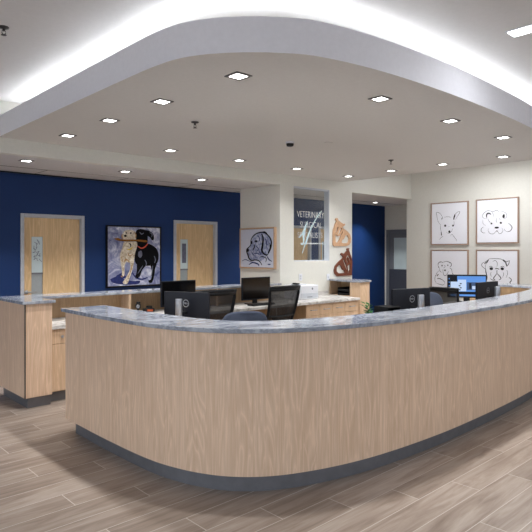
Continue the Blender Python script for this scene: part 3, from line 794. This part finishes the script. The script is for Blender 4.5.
line_art(c, fm, [(7, [(130, 212), (138, 185), (165, 172), (190, 180)]), (8, [(135, 215), (142, 238)]), (5, [(190, 178), (230, 165), (260, 172), (285, 180)]), (7, [(258, 180), (285, 185), (287, 212), (270, 225)]),
    (4, [(150, 235), (155, 270), (175, 285)]), (4, [(205, 205), (217, 222), (200, 235)]), (5, [(190, 250), (195, 300), (215, 320), (240, 300), (255, 270)]), (4, [(270, 235), (290, 250), (300, 290)]), (4, [(150, 265), (120, 290), (98, 335), (95, 375), (115, 405)]),
    (12, [(118, 328), (136, 304)]), (8, [(120, 355), (150, 352), (190, 368)]), (5, [(115, 405), (160, 415), (190, 420), (215, 400)]), (6, [(190, 370), (215, 390)]), (8, [(300, 290), (322, 322)])],
    [(180, 212, 8), (248, 207, 7), (215, 262, 11, 9)])
t, c, mp = wall_print('framed ink drawing of a wrinkled pug face, lower row right', 5.11, .745, .81, .85); fm = mp(40, 478, 55, 55, 500, 500)
line_art(c, fm, [(5, [(175, 140), (140, 165), (100, 185), (90, 205), (105, 225), (130, 240), (135, 205), (165, 165)]), (12, [(122, 192), (152, 168), (172, 145)]), (5, [(175, 138), (230, 135), (300, 138), (325, 150)]), (16, [(322, 146), (342, 158), (362, 175)]),
    (12, [(355, 168), (362, 190), (372, 216)]), (7, [(395, 155), (390, 185), (370, 212)]), (6, [(355, 165), (375, 162), (400, 154)]), (5, [(215, 165), (245, 155), (265, 180), (262, 222)]), (9, [(240, 243), (262, 238), (288, 245)]),
    (9, [(262, 255), (262, 292)]), (9, [(262, 290), (240, 318), (225, 342), (245, 362)]), (9, [(262, 290), (290, 315), (306, 340), (282, 356)]), (7, [(190, 345), (215, 360), (238, 360)]), (11, [(135, 240), (140, 280), (152, 330), (146, 370)]),
    (4, [(370, 250), (377, 290), (360, 330)]), (9, [(390, 325), (416, 345), (412, 365), (402, 380), (432, 416)]), (4, [(200, 275), (192, 300), (200, 325)]), (4, [(330, 275), (335, 300), (322, 330)]), (5, [(175, 225), (195, 215), (222, 228)]), (5, [(300, 225), (322, 212), (345, 225)])],
    [(200, 241, 20, 15), (320, 239, 19, 15)])

# hound head on the stub wall
t, c, mp = picture('hound_painting', 'pale framed blue and black painting of a hound head in profile', None, (6.415, 7.525, 1.268), RU, .885, .70, RN, .02, .055, M['frame_oak'], M['head_bg'], .05)
fm = mp(50, 390, 75, 58, 465, 465)
b = MB(); patch(b, [(160, 225), (165, 180), (190, 138), (250, 102), (300, 105), (350, 150), (370, 210), (350, 300), (320, 345), (270, 400), (200, 392), (150, 385), (130, 340), (115, 300), (122, 275), (150, 245)], fm, .0006)
patch(b, [(290, 120), (330, 128), (360, 170), (366, 240), (348, 300), (320, 330), (295, 315), (282, 280), (286, 200)], fm, .0009)
b.mi = 1
for w_, p in ((13, [(160, 225), (162, 180), (185, 140), (215, 115), (255, 100), (295, 100), (330, 122), (360, 160), (372, 205), (366, 260), (345, 312), (318, 348)]), (20, [(272, 112), (288, 160), (282, 240), (276, 290), (300, 326), (335, 335)]),
               (14, [(162, 222), (148, 248), (120, 275), (116, 302), (130, 342), (142, 376), (168, 396), (202, 390), (238, 394), (262, 416), (276, 442)]), (22, [(166, 190), (170, 222)]), (12, [(205, 195), (228, 202)]), (11, [(196, 225), (198, 255), (180, 290)]),
               (9, [(250, 360), (285, 352), (320, 372), (314, 410)]), (10, [(270, 100), (300, 92), (330, 110)]), (14, [(355, 210), (360, 260), (338, 312)])): ribbon(b, p, w_, fm, .0014)
blob(b, 126, 290, 16, fm, 18, .0018); blob(b, 215, 192, 16, fm, 10, .0018)
b.mi = 2
for w_, p in ((8, [(65, 405), (100, 388), (140, 402), (175, 412)]), (15, [(140, 442), (180, 418), (235, 432), (245, 452)]), (12, [(330, 348), (345, 380), (375, 400)]), (16, [(335, 432), (362, 432)]), (10, [(210, 240), (238, 270), (225, 300)]), (10, [(190, 330), (225, 318), (252, 335)]), (9, [(305, 160), (322, 200), (318, 260)]), (9, [(170, 300), (180, 330), (205, 350)]), (8, [(232, 130), (250, 160), (245, 200)]), (9, [(240, 290), (255, 310), (262, 340)])): ribbon(b, p, w_, fm, .0011)
b.build('painted_hound', [M['p_blue'], M['p_black'], M['p_navy']], c)

# running dogs
t, c, mp = picture('dogs_painting', 'black framed painting of a cream dog and a black dog carrying one stick', None, (4.072, YB, .995), (1, 0, 0), .985, .98, (0, -1, 0), .018, .045, M['frame_black'], M['lab_bg'], .038)
fm = mp(45, 450, 50, 62, 508, 492)
def paint(b, mi, patches=(), strokes=(), blobs=(), l=.001):
    b.mi = mi
    for i, p in enumerate(patches): patch(b, p, fm, l + i * .0001)
    for i, (w_, p) in enumerate(strokes): ribbon(b, p, w_, fm, l + .0004 + i * .00003)
    for q in blobs: blob(b, q[0], q[1], q[2], fm, q[3] if len(q) > 3 else None, l + .0008)
BS, BB, BC, BK = MB(), MB(), MB(), MB()
paint(BS, 0, [[(60, 455), (110, 432), (165, 452), (230, 468), (285, 465), (275, 490), (180, 497), (85, 482)], [(100, 430), (150, 405), (180, 440), (140, 450)]], [(14, [(225, 400), (255, 440), (300, 455), (350, 440)])], l=.0006)
paint(BB, 0, [
    [(258, 150), (252, 100), (268, 74), (300, 68), (332, 80), (346, 105), (350, 150), (345, 180), (320, 205), (280, 205), (262, 180)],
    [(328, 76), (365, 84), (395, 110), (401, 145), (386, 156), (366, 132), (342, 115)],
    [(262, 200), (345, 182), (390, 195), (425, 225), (440, 270), (432, 320), (405, 345), (350, 352), (310, 350), (270, 345), (248, 320), (245, 270), (250, 230)],
    [(262, 320), (262, 380), (258, 410), (250, 432), (265, 448), (288, 430), (305, 385), (335, 345), (320, 320)],
    [(365, 330), (380, 380), (382, 420), (375, 455), (355, 466), (362, 482), (386, 478), (402, 430), (412, 370), (420, 330)]], l=.001)
paint(BB, 1, [[(275, 245), (298, 235), (305, 270), (290, 290), (272, 275)]], [(8, [(285, 92), (300, 108), (318, 98)]), (7, [(402, 275), (412, 305), (404, 330)]), (7, [(325, 305), (338, 330), (335, 350)]), (6, [(390, 350), (385, 390), (378, 430)]), (6, [(270, 410), (290, 380), (310, 350)]), (7, [(380, 130), (385, 110), (365, 95)])], l=.0018)
paint(BC, 0, [
    [(150, 112), (165, 86), (195, 75), (230, 78), (250, 95), (256, 140), (242, 168), (215, 182), (190, 176), (165, 160), (155, 140)],
    [(162, 165), (255, 165), (264, 200), (250, 250), (238, 310), (210, 326), (176, 322), (150, 330), (135, 310), (134, 262), (150, 215)],
    [(134, 305), (142, 345), (148, 395), (150, 425), (166, 425), (168, 345), (178, 320)],
    [(206, 318), (240, 300), (233, 360), (212, 430), (192, 482), (175, 492), (154, 480), (172, 450), (200, 400), (212, 360)]], l=.0021)
paint(BC, 1, [], [(8, [(150, 108), (148, 130), (158, 150)]), (7, [(245, 90), (255, 115), (252, 140)]), (8, [(165, 320), (180, 300), (205, 322)]), (6, [(225, 340), (215, 390), (195, 440)]), (8, [(140, 428), (152, 438)]), (6, [(145, 280), (152, 320)]), (7, [(190, 250), (205, 275), (230, 262)])], l=.0027)
paint(BK, 0, [[(88, 142), (120, 137), (150, 148), (250, 149), (330, 155), (347, 165), (326, 170), (240, 162), (150, 163), (110, 156)]], l=.0034)
paint(BC, 2, [], [(9, [(200, 178), (215, 190), (212, 205)]), (3, [(110, 156), (180, 164), (250, 163), (320, 170)])], [(173, 121, 11, 9), (181, 99, 6), (215, 100, 7)], l=.0038)
paint(BC, 3, [], [(8, [(188, 222), (208, 226), (230, 208)])], l=.0040)
paint(BB, 2, [], [(10, [(268, 200), (298, 216), (326, 206), (350, 180)])], l=.0040)

BS.build('painted_shadow', M['p_navy'], c); BB.build('painted_black_dog', [M['p_black'], M['p_grey'], M['p_red']], c)
BC.build('painted_cream_dog', [M['p_cream'], M['p_tan'], M['p_black'], M['p_yellow']], c); BK.build('painted_stick', M['p_brown'], c)

# wooden cut-out plaques on the window wall
def cutout(name, label, outer, holes, mat, x0, x1, ztop, zbot, px0, px1, py0, py1):
    cu = bpy.data.curves.new(name, 'CURVE'); cu.dimensions = '2D'; cu.fill_mode = 'BOTH'; cu.extrude = .012; cu.bevel_depth = 0
    cx, cz = (x0 + x1) / 2, (ztop + zbot) / 2
    def q(p): return ((p[0] - px0) / (px1 - px0) * (x1 - x0) + x0 - cx, ztop - (p[1] - py0) / (py1 - py0) * (ztop - zbot) - cz)
    for loop in [outer] + holes:
        s_ = cu.splines.new('POLY'); s_.points.add(len(loop) - 1); s_.use_cyclic_u = True
        for pnt, p in zip(s_.points, loop): x_, z_ = q(p); pnt.co = (x_, z_, 0, 1)
    ob = bpy.data.objects.new(name, cu); COL.objects.link(ob); bpy.context.view_layer.update()
    me = bpy.data.meshes.new_from_object(ob.evaluated_get(bpy.context.evaluated_depsgraph_get())); bpy.data.objects.remove(ob)
    me.transform(Matrix.Rotation(R(90), 4, 'X')); me.materials.clear(); me.materials.append(mat)
    o = bpy.data.objects.new(name, me); COL.objects.link(o); o.location = (cx, YW - .013, cz)
    return tag(o, label, 'wall plaque', 'wooden cut-out plaques')
cutout('wooden_plaque', 'pale wood cut-out dog plaque, the upper of two on the wall',
    [(90, 470), (90, 330), (95, 250), (120, 160), (140, 110), (122, 88), (130, 72), (150, 66), (162, 97), (200, 130), (235, 150), (250, 142), (256, 165), (240, 182), (215, 195), (230, 215), (290, 260), (330, 310), (342, 370), (336, 430), (312, 470), (260, 486), (110, 490)],
    [[(122, 275), (150, 198), (162, 204), (156, 232), (138, 282)], [(160, 306), (172, 262), (184, 228), (196, 204), (212, 224), (196, 270), (176, 318)],
     [(124, 430), (120, 312), (158, 338), (178, 332), (216, 262), (226, 268), (196, 340), (168, 410), (160, 434)], [(205, 428), (215, 392), (238, 380), (262, 318), (292, 322), (312, 362), (312, 412), (292, 440), (215, 442)]],
    M['cut_light'], 7.735, 8.25, 2.17, 1.655, 90, 342, 66, 490)
cutout('wooden_plaque', 'dark walnut cut-out dog plaque, the lower of two above the oak niche',
    [(340, 466), (346, 300), (345, 240), (325, 170), (305, 110), (296, 86), (306, 66), (282, 60), (270, 76), (276, 96), (245, 130), (216, 150), (200, 130), (180, 150), (200, 170), (216, 186), (210, 210), (150, 265), (105, 320), (90, 380), (100, 430), (135, 470)],
    [[(150, 430), (122, 395), (125, 345), (150, 308), (180, 312), (206, 376), (232, 384), (242, 426)], [(210, 236), (226, 222), (262, 310), (284, 392), (272, 400), (248, 340)],
     [(276, 328), (316, 290), (318, 384), (302, 398), (302, 428), (284, 424)], [(256, 205), (270, 172), (300, 170), (326, 240), (310, 254), (300, 215), (284, 192), (276, 216), (292, 270), (276, 284)]],
    M['cut_dark'], 7.765, 8.285, 1.625, 1.11, 90, 346, 60, 470)

# ------------------------------------------------------------------ light and camera
wd = bpy.data.worlds.new('World'); sc.world = wd; wd.use_nodes = True
bg = wd.node_tree.nodes['Background']; bg.inputs[1].default_value = 2.2
wt_ = wd.node_tree; tc = wt_.nodes.new('ShaderNodeTexCoord'); sx = wt_.nodes.new('ShaderNodeSeparateXYZ'); rp = wt_.nodes.new('ShaderNodeValToRGB')
mr = wt_.nodes.new('ShaderNodeMapRange'); mr.inputs[1].default_value = -.3; mr.inputs[2].default_value = .3
wt_.links.new(tc.outputs['Generated'], sx.inputs[0]); wt_.links.new(sx.outputs[2], mr.inputs[0]); wt_.links.new(mr.outputs[0], rp.inputs[0]); wt_.links.new(rp.outputs[0], bg.inputs[0])
# the lobby is lit a little more from the window side (-X) than from behind (-Y)
my = wt_.nodes.new('ShaderNodeMapRange'); my.inputs[1].default_value = -1; my.inputs[2].default_value = .2; my.inputs[3].default_value = 1.6; my.inputs[4].default_value = 2.75
wt_.links.new(sx.outputs[1], my.inputs[0]); wt_.links.new(my.outputs[0], bg.inputs[1])
rp.color_ramp.elements[0].color = (.27, .27, .28, 1); rp.color_ramp.elements[1].color = (.80, .89, 1.0, 1)
rp.color_ramp.elements[0].position = .3; rp.color_ramp.elements[1].position = .6
A = math.atan2(599, 557)
cam = bpy.data.cameras.new('Camera'); cam.sensor_width = 36; cam.lens = 36 * 557 / 532; cam.shift_y = -15 / 532; cam.clip_start = .05
co = bpy.data.objects.new('Camera', cam); COL.objects.link(co); co.location = (0, 0, 1.57); co.rotation_euler = (R(90), 0, A - R(90)); sc.camera = co
vs = sc.view_settings
vs.view_transform = 'Standard'; vs.look = 'None'; vs.gamma = 1; vs.use_curve_mapping = False; vs.exposure = 0.0
sc.cycles.use_denoising = True; sc.cycles.max_bounces = 10; sc.cycles.diffuse_bounces = 6; sc.cycles.sample_clamp_indirect = 6
